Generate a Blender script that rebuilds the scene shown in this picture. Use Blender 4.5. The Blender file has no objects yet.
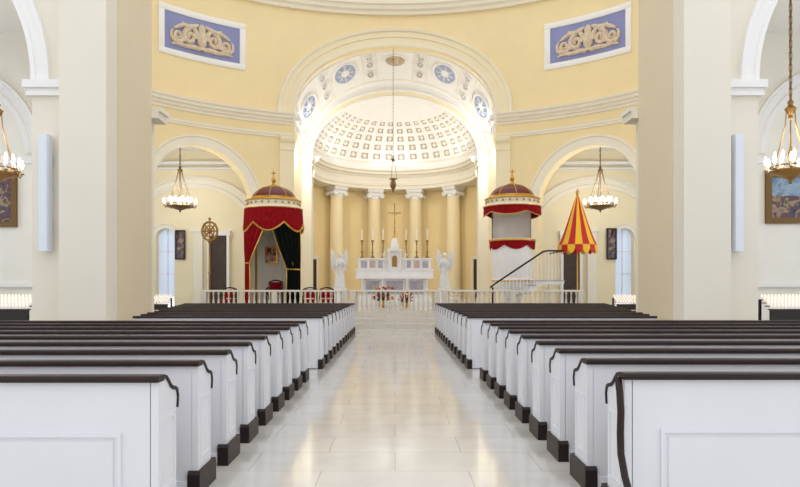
import bpy, bmesh, math, random
from mathutils import Vector, Matrix
random.seed(4)
PI=math.pi
S=bpy.context.scene
COL=S.collection
try:
    S.view_settings.view_transform='Standard'
    S.view_settings.look='None'
    S.view_settings.exposure=0.0
except Exception as e: print(e)

# ---------------------------------------------------------------- materials
def lin(c):
    return tuple((v/255/12.92) if v/255<=0.04045 else ((v/255+0.055)/1.055)**2.4 for v in c)
MATS={}
def mat(name,rgb,rough=0.6,metal=0.0,emit=0.0,var=0.0,scale=3.0,bump=0.0,emitcol=None,spec=0.5):
    if name in MATS: return MATS[name]
    m=bpy.data.materials.new(name); m.use_nodes=True
    nt=m.node_tree; b=nt.nodes['Principled BSDF']
    c=lin(rgb)
    b.inputs['Base Color'].default_value=(*c,1)
    b.inputs['Roughness'].default_value=rough
    b.inputs['Metallic'].default_value=metal
    b.inputs['Specular IOR Level'].default_value=spec
    if emit>0:
        b.inputs['Emission Color'].default_value=(*lin(emitcol or rgb),1)
        b.inputs['Emission Strength'].default_value=emit
    if var>0 or bump>0:
        tc=nt.nodes.new('ShaderNodeTexCoord')
        nz=nt.nodes.new('ShaderNodeTexNoise'); nz.inputs['Scale'].default_value=scale; nz.inputs['Detail'].default_value=5
        nt.links.new(tc.outputs['Object'],nz.inputs['Vector'])
        if var>0:
            r=nt.nodes.new('ShaderNodeValToRGB')
            r.color_ramp.elements[0].position=0.3; r.color_ramp.elements[1].position=0.7
            r.color_ramp.elements[0].color=(*[v*(1-var) for v in c],1)
            r.color_ramp.elements[1].color=(*[min(1,v*(1+var)) for v in c],1)
            nt.links.new(nz.outputs['Fac'],r.inputs['Fac'])
            nt.links.new(r.outputs['Color'],b.inputs['Base Color'])
        if bump>0:
            bp=nt.nodes.new('ShaderNodeBump'); bp.inputs['Strength'].default_value=bump; bp.inputs['Distance'].default_value=0.01
            nt.links.new(nz.outputs['Fac'],bp.inputs['Height']); nt.links.new(bp.outputs['Normal'],b.inputs['Normal'])
    MATS[name]=m; return m
YEL=mat('yellow_plaster',(242,223,176),0.8,var=0.02,scale=1.0)
YELA=mat('apse_yellow_plaster',(244,222,170),0.8,var=0.02,scale=1.0)
YEL2=mat('pale_yellow_plaster',(242,230,198),0.8,var=0.02,scale=1.0)
BAY=mat('bay_plaster',(240,237,228),0.8,var=0.02,scale=1.0)
COLM=mat('column_plaster',(244,227,186),0.6,var=0.02,scale=1.0)
CRM=mat('cream_plaster',(240,234,218),0.75,var=0.015,scale=1.0)
WHT=mat('white_plaster',(241,240,238),0.7,var=0.01,scale=1.0)
PIER=mat('pier_plaster',(233,227,212),0.75,var=0.015,scale=0.8)
PIERSH=mat('pier_plaster_shading',(226,212,182),0.75,var=0.015,scale=0.8)  # same pier plaster with the inner side's warm shading painted into the colour
PEW=mat('painted_white_wood',(227,228,233),0.4,var=0.02,scale=2.0)
MAH=mat('mahogany',(38,22,20),0.42,var=0.25,scale=8.0,spec=.3)
PLN=mat('dark_plinth',(38,26,27),0.45,var=0.2,scale=8.0,spec=.3)
SEAT=mat('seat_wood',(110,74,56),0.4,var=0.2,scale=6.0)
GOLD=mat('gilded_metal',(204,160,78),0.32,metal=0.85)
BRNZ=mat('dark_bronze',(120,94,58),0.4,metal=0.7)
BRAS=mat('aged_brass',(156,120,68),0.38,metal=0.8)
RED=mat('red_velvet',(142,13,25),0.9,var=0.2,scale=9,spec=.15)
MAR=mat('maroon_lacquer',(104,28,32),0.35,var=0.1,scale=4)
BLK=mat('dark_green_velvet',(12,17,15),0.9,var=0.2,scale=9,spec=.15)
YELC=mat('yellow_silk',(250,196,40),0.6)
MARB=mat('white_marble',(240,239,240),0.3,var=0.04,scale=2.5)
RAILM=mat('rail_marble',(216,210,200),0.4,var=0.04,scale=2.5)
MARB2=mat('grey_veined_marble',(176,172,184),0.3,var=0.2,scale=3)
MARB3=mat('rose_marble',(200,172,164),0.3,var=0.16,scale=4)
STAT=mat('statue_marble',(228,228,231),0.45,var=0.03,scale=4)
BLUE=mat('blue_panel',(140,146,192),0.8,var=0.06,scale=2)
RELF=mat('stone_relief',(216,198,174),0.7,var=0.14,scale=6)
TAN=mat('coffer_rose_grey',(196,180,172),0.8,var=0.1,scale=6)
ROSB=mat('rosette_blue',(170,182,212),0.7,var=0.08,scale=6)
ROSP=mat('rosette_petal',(210,214,226),0.7)
PAT=mat('patera_tan',(212,184,150),0.7,var=0.08,scale=6)
WAX=mat('candle_wax',(250,246,236),0.5)
CUP=mat('frosted_glass_cup',(238,232,226),0.25,emit=.3)
FLAME=mat('candle_flame',(255,226,180),0.5,emit=3)
BULB=mat('glowing_bulb',(255,242,220),0.4,emit=8)
SPK=mat('speaker_white',(226,232,244),0.5,var=0.02,scale=5)
GRN=mat('leaf_green',(70,92,58),0.6,var=0.3,scale=12)
FLR=mat('flower_red',(166,48,44),0.6,var=0.3,scale=20)
FLO=mat('flower_orange',(206,126,64),0.6,var=0.2,scale=20)
DOORM=mat('dark_door',(58,40,32),0.45,var=0.2,scale=4)
WIN=mat('added_window_glow',(214,230,255),0.3,emit=3.0)  # glowing panes for the added side-wall windows
WIN2=mat('shaded_daylight_glass',(200,214,240),0.3,emit=.4)
IRON=mat('wrought_iron',(46,42,40),0.5,metal=0.4)

def floor_mat(name,bw,rh,c1,c2,cm,rough,rot=0.0):
    m=bpy.data.materials.new(name); m.use_nodes=True
    nt=m.node_tree; b=nt.nodes['Principled BSDF']
    tc=nt.nodes.new('ShaderNodeTexCoord'); mp=nt.nodes.new('ShaderNodeMapping'); mp.inputs['Location'].default_value=(0.0,0.1,0); mp.inputs['Rotation'].default_value=(0,0,rot)
    br=nt.nodes.new('ShaderNodeTexBrick'); br.inputs['Scale'].default_value=1.0
    br.inputs['Brick Width'].default_value=bw; br.inputs['Row Height'].default_value=rh
    br.inputs['Mortar Size'].default_value=0.0045; br.inputs['Mortar Smooth'].default_value=0.1
    br.inputs['Color1'].default_value=(*lin(c1),1); br.inputs['Color2'].default_value=(*lin(c2),1); br.inputs['Mortar'].default_value=(*lin(cm),1)
    nz=nt.nodes.new('ShaderNodeTexNoise'); nz.inputs['Scale'].default_value=1.6; nz.inputs['Detail'].default_value=8; nz.inputs['Distortion'].default_value=1.2
    r=nt.nodes.new('ShaderNodeValToRGB'); r.color_ramp.elements[0].position=.35; r.color_ramp.elements[1].position=.6
    r.color_ramp.elements[0].color=(.92,.92,.93,1); r.color_ramp.elements[1].color=(1,1,1,1)
    mx=nt.nodes.new('ShaderNodeMixRGB'); mx.blend_type='MULTIPLY'; mx.inputs['Fac'].default_value=1
    L=nt.links.new
    L(tc.outputs['Object'],mp.inputs['Vector']); L(mp.outputs['Vector'],br.inputs['Vector']); L(tc.outputs['Object'],nz.inputs['Vector'])
    L(nz.outputs['Fac'],r.inputs['Fac']); L(br.outputs['Color'],mx.inputs['Color1']); L(r.outputs['Color'],mx.inputs['Color2'])
    L(mx.outputs['Color'],b.inputs['Base Color']); b.inputs['Roughness'].default_value=rough
    b.inputs['Specular IOR Level'].default_value=1.0
    return m
FLOOR=floor_mat('marble_floor',1.2,0.6,(213,209,203),(207,203,196),(178,173,166),0.11)
PLAT=floor_mat('platform_marble',0.8,0.8,(222,216,206),(214,208,198),(180,172,160),0.3)

def paint_mat(name,cols,scale):
    m=bpy.data.materials.new(name); m.use_nodes=True
    nt=m.node_tree; b=nt.nodes['Principled BSDF']
    tc=nt.nodes.new('ShaderNodeTexCoord'); nz=nt.nodes.new('ShaderNodeTexNoise'); nz.inputs['Scale'].default_value=scale; nz.inputs['Detail'].default_value=3; nz.inputs['Distortion'].default_value=.8
    r=nt.nodes.new('ShaderNodeValToRGB'); cr=r.color_ramp
    n=len(cols)
    cr.elements[0].color=(*lin(cols[0]),1); cr.elements[0].position=.3
    cr.elements[1].color=(*lin(cols[-1]),1); cr.elements[1].position=.7
    for i in range(1,n-1):
        e=cr.elements.new(.3+.4*i/(n-1)); e.color=(*lin(cols[i]),1)
    nt.links.new(tc.outputs['Object'],nz.inputs['Vector']); nt.links.new(nz.outputs['Fac'],r.inputs['Fac']); nt.links.new(r.outputs['Color'],b.inputs['Base Color'])
    b.inputs['Roughness'].default_value=.4
    return m
PAINT=paint_mat('oil_painting',[(30,34,50),(50,74,104),(120,60,48),(60,62,80),(170,140,110),(60,80,56),(30,26,28)],3.5)
SKYP=paint_mat('painted_sky',[(60,84,120),(110,140,170),(150,170,190),(70,96,130)],2.0)
PORT=paint_mat('portrait_oil',[(60,26,24),(150,50,46),(220,190,160),(110,60,40)],4)
CEILP=paint_mat('ceiling_fresco',[(226,190,150),(240,216,180),(246,238,220),(228,184,150)],2)

# ---------------------------------------------------------------- mesh builder
class MB:
    def __init__(s): s.v=[]; s.f=[]; s.m=[]
    def add(s,vs,fs,mi=0):
        o=len(s.v); s.v+= [tuple(p) for p in vs]; s.f+=[tuple(i+o for i in f) for f in fs]; s.m+=[mi]*len(fs); return s
    def box(s,x0,x1,y0,y1,z0,z1,mi=0):
        if x0>x1:x0,x1=x1,x0
        if y0>y1:y0,y1=y1,y0
        v=[(x0,y0,z0),(x1,y0,z0),(x1,y1,z0),(x0,y1,z0),(x0,y0,z1),(x1,y0,z1),(x1,y1,z1),(x0,y1,z1)]
        return s.add(v,[(0,3,2,1),(4,5,6,7),(0,1,5,4),(1,2,6,5),(2,3,7,6),(3,0,4,7)],mi)
    def lathe(s,prof,seg=24,c=(0,0,0),mi=0,a0=0,a1=2*PI,sx=1,sy=1):
        full=abs(a1-a0-2*PI)<1e-6; n=seg if full else seg+1
        vs=[];fs=[]
        for (r,z) in prof:
            for i in range(n):
                a=a0+(a1-a0)*i/seg
                vs.append((c[0]+r*math.cos(a)*sx,c[1]+r*math.sin(a)*sy,c[2]+z))
        for k in range(len(prof)-1):
            for i in range(seg):
                j=(i+1)%n
                fs.append((k*n+i,k*n+j,(k+1)*n+j,(k+1)*n+i))
        if full:
            if prof[0][0]>1e-4: fs.append(tuple(range(n-1,-1,-1)))
            if prof[-1][0]>1e-4: fs.append(tuple((len(prof)-1)*n+i for i in range(n)))
        return s.add(vs,fs,mi)
    def tube(s,pts,r,seg=8,mi=0,closed=False):
        pts=[Vector(p) for p in pts]; n=len(pts)
        if not hasattr(r,'__len__'): r=[r]*n
        vs=[];fs=[]; up=None
        for i,p in enumerate(pts):
            if closed: t=pts[(i+1)%n]-pts[i-1]
            else: t=pts[min(i+1,n-1)]-pts[max(i-1,0)]
            t.normalize()
            if up is None:
                up=Vector((0,0,1)) if abs(t.z)<.9 else Vector((1,0,0))
            a=t.cross(up)
            if a.length<1e-4: a=t.cross(Vector((0,1,0)))
            a.normalize(); b=a.cross(t); b.normalize(); up=b
            for k in range(seg):
                q=2*PI*k/seg
                vs.append(p+a*math.cos(q)*r[i]+b*math.sin(q)*r[i])
        m=n if closed else n-1
        for i in range(m):
            j=(i+1)%n
            for k in range(seg):
                l=(k+1)%seg
                fs.append((i*seg+k,i*seg+l,j*seg+l,j*seg+k))
        if not closed:
            fs.append(tuple(range(seg))); fs.append(tuple((n-1)*seg+k for k in range(seg-1,-1,-1)))
        return s.add(vs,fs,mi)
    def sphere(s,c,r,seg=12,mi=0,sz=1.0):
        prof=[(max(1e-5,r*math.sin(PI*i/(seg//2+2))), -r*sz*math.cos(PI*i/(seg//2+2))) for i in range(seg//2+3)]
        return s.lathe(prof,seg,c,mi)
    def prism(s,poly,axis,a,b,mi=0):
        def P(u,v,t):
            return {'x':(t,u,v),'y':(u,t,v),'z':(u,v,t)}[axis]
        n=len(poly)
        vs=[P(u,v,a) for u,v in poly]+[P(u,v,b) for u,v in poly]
        fs=[tuple(range(n)),tuple(range(2*n-1,n-1,-1))]+[(i,(i+1)%n,n+(i+1)%n,n+i) for i in range(n)]
        return s.add(vs,fs,mi)
    def grid(s,fn,nu,nv,mi=0,closeu=False):
        vs=[fn(i/nu,j/nv) for j in range(nv+1) for i in range(nu+1)]
        fs=[(j*(nu+1)+i,j*(nu+1)+i+1,(j+1)*(nu+1)+i+1,(j+1)*(nu+1)+i) for j in range(nv) for i in range(nu)]
        return s.add(vs,fs,mi)
    def mesh(s,name,mats,smooth=True,recalc=True,merge=False):
        me=bpy.data.meshes.new(name); me.from_pydata(s.v,[],s.f)
        if not isinstance(mats,(list,tuple)): mats=[mats]
        for m in mats: me.materials.append(m)
        me.polygons.foreach_set('material_index',s.m)
        bm=bmesh.new(); bm.from_mesh(me)
        if merge: bmesh.ops.remove_doubles(bm,verts=bm.verts,dist=1e-4)
        if recalc: bmesh.ops.recalc_face_normals(bm,faces=bm.faces)
        bm.to_mesh(me); bm.free()
        if smooth:
            me.polygons.foreach_set('use_smooth',[True]*len(me.polygons))
            me.set_sharp_from_angle(angle=math.radians(35))
        me.update(); return me

def obj(name,me,loc=(0,0,0),rot=0,parent=None):
    o=bpy.data.objects.new(name,me); COL.objects.link(o)
    o.location=loc; o.rotation_euler=(0,0,rot)
    if parent: o.parent=parent
    return o
def struct(name,me,loc=(0,0,0)):
    o=obj(name,me,loc); o['kind']='structure'; return o
def tag(o,label,cat,group=None):
    o['label']=label; o['category']=cat
    if group: o['group']=group
    return o
def thing(name,label,cat,loc,rot=0,group=None):
    return tag(obj(name,None,loc,rot),label,cat,group)
def part(p,name,me,label=None,loc=(0,0,0),rot=0):
    o=obj(name,me,loc,rot,p)
    if label:o['label']=label
    return o
TR=[0]
def trim(me,loc=(0,0,0)):
    TR[0]+=1
    return struct('trim_%d'%TR[0],me,loc)

# ---------------------------------------------------------------- mapped walls
D=math.radians
CY=23.4; R=10.9
def cyl(cx,cy,rad):
    return lambda u,z,o=0:(cx+(rad+o)*math.sin(u),cy+(rad+o)*math.cos(u),z)
def c0(u,z,o=0):
    # rotunda plan: broad ellipse on the altar side easing to a circle on the nave side
    t=min(1,max(0,(abs(u)-D(68))/D(40))); t=t*t*(3-2*t)
    ax=R+2.5*(1-t)
    return ((ax+o)*math.sin(u),CY+(R+o)*math.cos(u),z)
def planey(y0): return lambda u,z,o=0:(u,y0+o,z)
def wall(mapf,u0,u1,zb,zt,ops,th,step,mi=0,mb=None):
    mb=mb or MB()
    us=set()
    n=max(1,int(math.ceil((u1-u0)/step)))
    for i in range(n+1): us.add(round(u0+(u1-u0)*i/n,6))
    for (uc,hu,zs,rise) in ops:
        for i in range(25):
            us.add(round(uc-hu*math.cos(PI*i/24),6))
    us=sorted(us)
    def bz(u,mid):
        for (uc,hu,zs,rise) in ops:
            if abs(mid-uc)<hu:
                t=min(1,abs(u-uc)/hu); return zs+rise*math.sqrt(max(0,1-t*t))
        return zb
    for a,b in zip(us[:-1],us[1:]):
        if b-a<1e-5: continue
        m=(a+b)/2; za=bz(a,m); z2=bz(b,m)
        v=[mapf(a,za,0),mapf(b,z2,0),mapf(b,zt,0),mapf(a,zt,0),mapf(a,za,th),mapf(b,z2,th),mapf(b,zt,th),mapf(a,zt,th)]
        mb.add(v,[(0,1,2,3),(4,7,6,5),(0,4,5,1),(3,2,6,7)],mi)
    for (uc,hu,zs,rise) in ops:
        for u in (uc-hu,uc+hu):
            mb.add([mapf(u,zb,0),mapf(u,zs,0),mapf(u,zs,th),mapf(u,zb,th)],[(0,1,2,3)],mi)
    for u in (u0,u1):
        mb.add([mapf(u,zb,0),mapf(u,zt,0),mapf(u,zt,th),mapf(u,zb,th)],[(0,1,2,3)],mi)
    return mb
def archivolt(mapf,uc,hu,zs,rise,prof,us,n=40,mi=0,mb=None,mis=None):
    mb=mb or MB()
    k=len(prof); vs=[]
    for i in range(n+1):
        th=PI*i/n
        for (r,o) in prof:
            vs.append(mapf(uc+(hu+r*us)*math.cos(th),zs+(rise+r)*math.sin(th),o))
    base=len(mb.v); mb.v+= [tuple(p) for p in vs]
    for j in range(k-1):
        f=[(i*k+j,i*k+j+1,(i+1)*k+j+1,(i+1)*k+j) for i in range(n)]
        mb.f+=[tuple(q+base for q in t) for t in f]; mb.m+=[(mis[j] if mis else mi)]*n
    return mb
def band(mapf,u0,u1,prof,n,mi=0,mb=None):
    mb=mb or MB(); k=len(prof)
    vs=[mapf(u0+(u1-u0)*i/n,z,o) for i in range(n+1) for (z,o) in prof]
    fs=[(i*k+j,i*k+j+1,(i+1)*k+j+1,(i+1)*k+j) for i in range(n) for j in range(k-1)]
    fs+=[tuple(range(k)),tuple(n*k+j for j in range(k-1,-1,-1))]
    return mb.add(vs,fs,mi)

mb=MB(); mb.box(-17,17,-6,46,-0.2,0); struct('floor',mb.mesh('floor',FLOOR,False))
mb=MB()
mb.box(-7.6,7.6,24.2,33.4,0,.5); mb.box(-6.0,6.0,33.4,43.2,0,.5)
mb.box(-2.6,2.6,23.85,24.2,0,.333); mb.box(-2.9,2.9,23.5,23.85,0,.167)
struct('floor_platform',mb.mesh('platform',PLAT,False))

A0=D(22.8); DG=D(44.4); DH=D(12.0); ZS,RS=5.5,2.78
ops=[(0,A0,10.2,4.0),(DG,DH,ZS,RS),(-DG,DH,ZS,RS),(D(90),D(14),5.4,2.6),(-D(90),D(14),5.4,2.6),(D(125),D(14),5.4,2.6),(-D(125),D(14),5.4,2.6)]
mb=wall(c0,-D(150),D(150),0,17.6,ops,.55,D(3))
struct('wall_rotunda',mb.mesh('rotunda',YEL))
rp=[(15.8,.02),(15.8,-.18),(15.95,-.2),(16.03,-.35),(16.2,-.38),(16.25,-.5),(16.4,-.52),(16.47,.02)]
trim(band(c0,-D(150),D(150),rp,100).mesh('ring',CRM))
ep=[(9.15,.02),(9.15,-.05),(9.24,-.06),(9.27,-.1),(9.36,-.11),(9.39,-.02)]
ep2=[(9.8,.02),(9.82,-.06),(9.93,-.08),(9.97,-.16),(10.08,-.19),(10.12,-.3),(10.24,-.32),(10.29,-.4),(10.38,-.42),(10.41,.02)]
for s in (-1,1):
    a,b=(A0+.005,D(149)) if s>0 else (-D(149),-A0-.005)
    m=band(c0,a,b,ep,70); band(c0,a,b,ep2,70,mb=m); trim(m.mesh('entab',CRM))
for s in (-1,1):
    m=MB()
    a,b=A0+.002,A0+D(3.4)
    if s<0:a,b=-b,-a
    band(c0,a,b,[(0,.02),(0,-.2),(.4,-.2),(.45,-.12),(8.45,-.12),(8.5,-.16),(8.6,-.16),(8.62,-.13),(8.85,-.13),(8.9,-.2),(9.05,-.26),(9.15,-.26),(9.16,.02)],4,mb=m)
    trim(m.mesh('pil',YEL2))
    a,b=D(28.6),D(32.3)
    if s<0:a,b=-b,-a
    m=band(c0,a,b,[(0,.02),(0,-.16),(.4,-.16),(.45,-.08),(5.15,-.08),(5.2,-.14),(5.35,-.2),(5.5,-.2),(5.51,.02)],4)
    trim(m.mesh('pil2',YEL2))
prof=[(0,.02),(0,-.08),(.08,-.1),(.1,-.05),(.45,-.05),(.47,-.1),(.74,-.1),(.77,-.18),(.87,-.22),(.91,.02)]
trim(archivolt(c0,0,A0,10.41,3.79,prof,1/13.0,60,mis=[1,1,1,0,0,0,0,1,1]).mesh('archi',[YEL2,CRM]))
prof=[(0,.02),(0,-.06),(.08,-.07),(.1,-.04),(.4,-.04),(.43,-.09),(.51,-.09),(.53,.02)]
for s in (-1,1):
    trim(archivolt(c0,s*DG,DH,ZS,RS,prof,1/12.2,40).mesh('archi2',CRM))
def spiral(cu,cz,r0,turns,dirn,start,r1=.03):
    pts=[];n=int(26*turns)
    for i in range(n+1):
        t=i/n; a=start+dirn*turns*2*PI*t; r=r0+(r1-r0)*t
        pts.append((cu+r*math.cos(a),cz+r*math.sin(a)))
    return pts
for s in (-1,1):
    Z0,Z1=12.3,14.6; ZC=(Z0+Z1)/2
    P=thing('relief_panel','rectangular blue wall panel with stone scrollwork in a white frame','wall panel',c0(s*D(44),Z0,-.02),group='blue relief panels')
    o0=Vector(P.location)
    def mp(su,z,o,s=s):
        p=Vector(c0(s*D(44)+su/12.2,z,o)); return tuple(p-o0)
    H=2.15
    m=MB()
    for (a,b,c,d) in ((-H,H,Z0,Z0+.28),(-H,H,Z1-.28,Z1),(-H,-H+.28,Z0+.28,Z1-.28),(H-.28,H,Z0+.28,Z1-.28)):
        band(mp,a,b,[(c,0),(c,-.05),(c+.04,-.07),(d-.04,-.07),(d,-.05),(d,0)],12,mb=m)
    part(P,'frame',m.mesh('pf',WHT))
    m=MB(); band(mp,-H+.2,H-.2,[(Z0+.2,-.0),(Z0+.2,-.02),(Z1-.2,-.02),(Z1-.2,-.0)],12,mb=m)
    part(P,'field',m.mesh('pb',BLUE))
    m=MB()
    def T(pts,r): m.tube([mp(u*.82,ZC+(z-12.9)*.95,-.05) for u,z in pts],[q*1.0 for q in r],7)
    for q in (-1,1):
        T([(q*x,z) for x,z in spiral(.72,12.83,.38,1.5,-1,PI*.5,.05)],[.13-.06*i/39 for i in range(40)])
        T([(q*x,z) for x,z in spiral(1.42,12.72,.32,1.5,1,PI*.9,.05)],[.11-.05*i/39 for i in range(40)])
        T([(q*.2,13.5),(q*.4,13.4),(q*.75,13.28),(q*1.1,13.32),(q*1.4,13.2),(q*1.7,13.05)],[.06,.12,.15,.11,.1,.05])
        T([(q*.1,12.3),(q*.5,12.35),(q*1.0,12.3),(q*1.5,12.34),(q*1.85,12.26)],[.11,.12,.1,.09,.05])
        T([(q*1.62,12.4),(q*1.85,12.6),(q*1.86,12.85),(q*1.75,13.0)],[.1,.09,.07,.04])
        T([(q*.32,12.75),(q*.34,13.1),(q*.5,13.3),(q*.42,13.5)],[.13,.14,.1,.05])
        T([(q*.9,13.2),(q*1.0,13.36),(q*1.2,13.45)],[.1,.08,.04])
        T([(q*1.1,12.5),(q*1.05,12.75),(q*1.12,13.0)],[.12,.12,.08])
        T([(q*.7,12.83),(q*.73,12.86)],[.12,.06]); T([(q*1.42,12.72),(q*1.44,12.74)],[.1,.05])
    T([(0,12.25),(0,12.4),(0,12.6),(0,12.9),(0,13.15),(0,13.35),(0,13.55)],[.2,.14,.24,.28,.18,.2,.08])
    part(P,'scroll_relief',m.mesh('pr',RELF))

o1=.5
def vault(tu,tv):
    th=PI*tu
    u=A0*math.cos(th); z0=10.2+4.0*math.sin(th)
    p0=Vector(c0(u,z0,o1)); p1=Vector((5.2*math.cos(th),37.0,8.9+4.2*math.sin(th)))
    bul=.35*math.sin(PI*tv)*math.sin(th)
    p=p0.lerp(p1,tv); p.z+=bul; return p
m=MB(); m.grid(lambda a,b:tuple(vault(a,b)),48,10)
struct('ceiling_sanctuary',m.mesh('vault',WHT))
for s in (-1,1):
    m=MB(); x0,y0,_=c0(A0,0,o1)
    p=[(s*x0,y0),(s*5.2,37),(s*5.5,37),(s*(x0+.3),y0)]
    vs=[(a,b,.5) for a,b in p]+[(p[0][0],p[0][1],10.2),(p[1][0],p[1][1],8.9),(p[2][0],p[2][1],8.9),(p[3][0],p[3][1],10.2)]
    m.add(vs,[(0,1,5,4),(1,2,6,5),(2,3,7,6),(3,0,4,7),(4,5,6,7),(0,3,2,1)])
    struct('wall_sanctuary',m.mesh('sw',YEL2,False))
    m=MB(); m.box(s*4.7,s*5.3,36.55,37.0,.5,8.3); m.box(s*4.64,s*5.3,36.49,37,8.3,8.42); m.box(s*4.6,s*5.3,36.45,37,8.62,8.9); m.box(s*4.66,s*5.3,36.5,37,8.42,8.62); m.box(s*4.62,s*5.3,36.5,37.0,.5,.9)
    trim(m.mesh('sp',CRM,False))
mb=wall(planey(37.0),-6.2,6.2,.5,15,[(0,4.7,8.9,3.4)],.35,1.0)
struct('wall_arch',mb.mesh('w2',WHT))
prof=[(0,.02),(0,-.06),(.07,-.09),(.1,-.03),(.34,-.03),(.36,-.1),(.43,-.1),(.45,.02)]
trim(archivolt(planey(37.0),0,4.7,8.9,3.4,prof,1,60,mis=[0,0,0,1,0,0,0]).mesh('ar3',[WHT,YEL2]))
def vnormal(tu,tv):
    p=vault(tu,tv); du=vault(min(1,tu+.01),tv)-p; dv=vault(tu,min(1,tv+.02))-p
    n=du.cross(dv).normalized()
    if n.dot(Vector((0,34,4))-p)<0: n=-n
    return p,n
def medallion(tu,tv,rad,col=ROSB,lab='round blue-grey plaster rosette with raised white rim on the vault'):
    p,n=vnormal(tu,tv)
    m=MB(); m.lathe([(0.0001,.12),(rad*.25,.14),(rad*.32,.11)],16,mi=1)
    m.lathe([(rad*.32,.11),(rad*.8,.10),(rad*.82,.1)],24,mi=0)
    m.lathe([(rad*.82,-.08),(rad*.82,.14),(rad*.92,.17),(rad,.12),(rad,-.08)],24,mi=1)
    for k in range(8):
        a=k*PI/4; m.tube([(rad*.3*math.cos(a),rad*.3*math.sin(a),.11),(rad*.5*math.cos(a),rad*.5*math.sin(a),.13),(rad*.74*math.cos(a),rad*.74*math.sin(a),.11)],[rad*.04,rad*.1,rad*.03],6,mi=2)
    o=obj('ceiling_medallion',m.mesh('med',[col,WHT,ROSP]),tuple(p))
    o.rotation_mode='QUATERNION'; o.rotation_quaternion=Vector((0,0,1)).rotation_difference(n)
    return tag(o,lab,'ceiling medallion','vault rosettes')
for tu in (.14,.325,.675,.86): medallion(tu,.52,.76)
for tu in (.05,.235,.415,.585,.765,.95):
    for tv in (.25,.5,.75): medallion(tu,tv,.2,col=PAT,lab='small round tan plaster patera on the vault')
def rib(f,n,r=.05):
    m=MB(); m.tube([tuple(f(i/n)) for i in range(n+1)],r,6); trim(m.mesh('rib',CRM))
for tv in (.08,.93): rib(lambda t,tv=tv: vnormal(.01+.98*t,tv)[0],40,.05)
for tu in (.02,.08,.2,.27,.39,.44,.56,.61,.73,.80,.92,.98): rib(lambda t,tu=tu: vault(tu,.08+.85*t),12,.035)
m=MB(); m.lathe([(.0001,0.1),(.36,.1)],32,sx=1.35); m.lathe([(.36,-.04),(.40,.15),(.46,.16),(.5,-.04)],32,mi=1,sx=1.35)
p,n=vnormal(.5,.45)
o=obj('ceiling_painting',m.mesh('cp',[CEILP,WHT]),tuple(p))
o.rotation_mode='QUATERNION'; o.rotation_quaternion=Vector((0,0,1)).rotation_difference(n)
tag(o,'oval painted medallion with pale rim at the crown of the vault','painting')

# apse
ca=cyl(0,37.0,5.75)
struct('wall_apse',wall(ca,-PI/2,PI/2,.5,9,[],.3,D(5)).mesh('apse',YELA))
ent=[(7.75,0),(7.75,-1.15),(7.95,-1.15),(7.97,-1.19),(8.15,-1.19),(8.18,-1.13),(8.5,-1.13),(8.53,-1.2),(8.62,-1.25),(8.66,-1.4),(8.8,-1.42),(8.86,-1.5),(8.92,-1.5),(8.95,-.6)]
trim(band(ca,-PI/2,PI/2,ent,60).mesh('ent',CRM))
m=MB()
for i in range(61):
    u=-D(86)+D(172)*i/60
    band(ca,u-.008,u+.008,[(8.5,-1.12),(8.5,-1.2),(8.6,-1.2),(8.6,-1.12)],1,mb=m)
trim(m.mesh('dent',CRM))
def hd(a,e,o=0):
    r=4.72+o; return (r*math.cos(e)*math.sin(a),37.15+r*math.cos(e)*math.cos(a),8.9+(3.45+o)*math.sin(e))
m=MB(); NA=18; rows=[0,.09,.19,.36,.52,.67,.81,.94,1.1,PI/2]
for j in range(len(rows)-1):
    e0,e1=rows[j],rows[j+1]
    for i in range(NA):
        a0=-PI/2+PI*i/NA; a1=a0+PI/NA
        cof=2<=j<=6
        f0,f1=(.22,.78) if cof else (.33,.66)
        aa=[a0,a0+(a1-a0)*f0,a0+(a1-a0)*f1,a1]; ee=[e0,e0+(e1-e0)*.2,e0+(e1-e0)*.8,e1]
        vs=[hd(x,y) for y in ee for x in aa]
        fs=[(r*4+c,r*4+c+1,(r+1)*4+c+1,(r+1)*4+c) for r in range(3) for c in range(3) if not(cof and r==1 and c==1)]
        m.add(vs,fs,0)
        if cof:
            dd=.07
            q=[hd(aa[1],ee[1]),hd(aa[2],ee[1]),hd(aa[2],ee[2]),hd(aa[1],ee[2])]
            q2=[hd(aa[1],ee[1],dd),hd(aa[2],ee[1],dd),hd(aa[2],ee[2],dd),hd(aa[1],ee[2],dd)]
            m.add(q+q2,[(0,1,5,4),(1,2,6,5),(2,3,7,6),(3,0,4,7)],1)
            m.add(q2,[(0,1,2,3)],2)
            c=Vector(hd((a0+a1)/2,(e0+e1)/2,.06)); m.sphere(c,.13*math.cos(e0)+.02,8,mi=1)
struct('ceiling_apse',m.mesh('hd',[WHT,CRM,TAN],smooth=True,merge=True))
m=MB(); m.tube([hd(-PI/2+PI*i/50,.165) for i in range(51)],.05,6); trim(m.mesh('hr',CRM))

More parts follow.
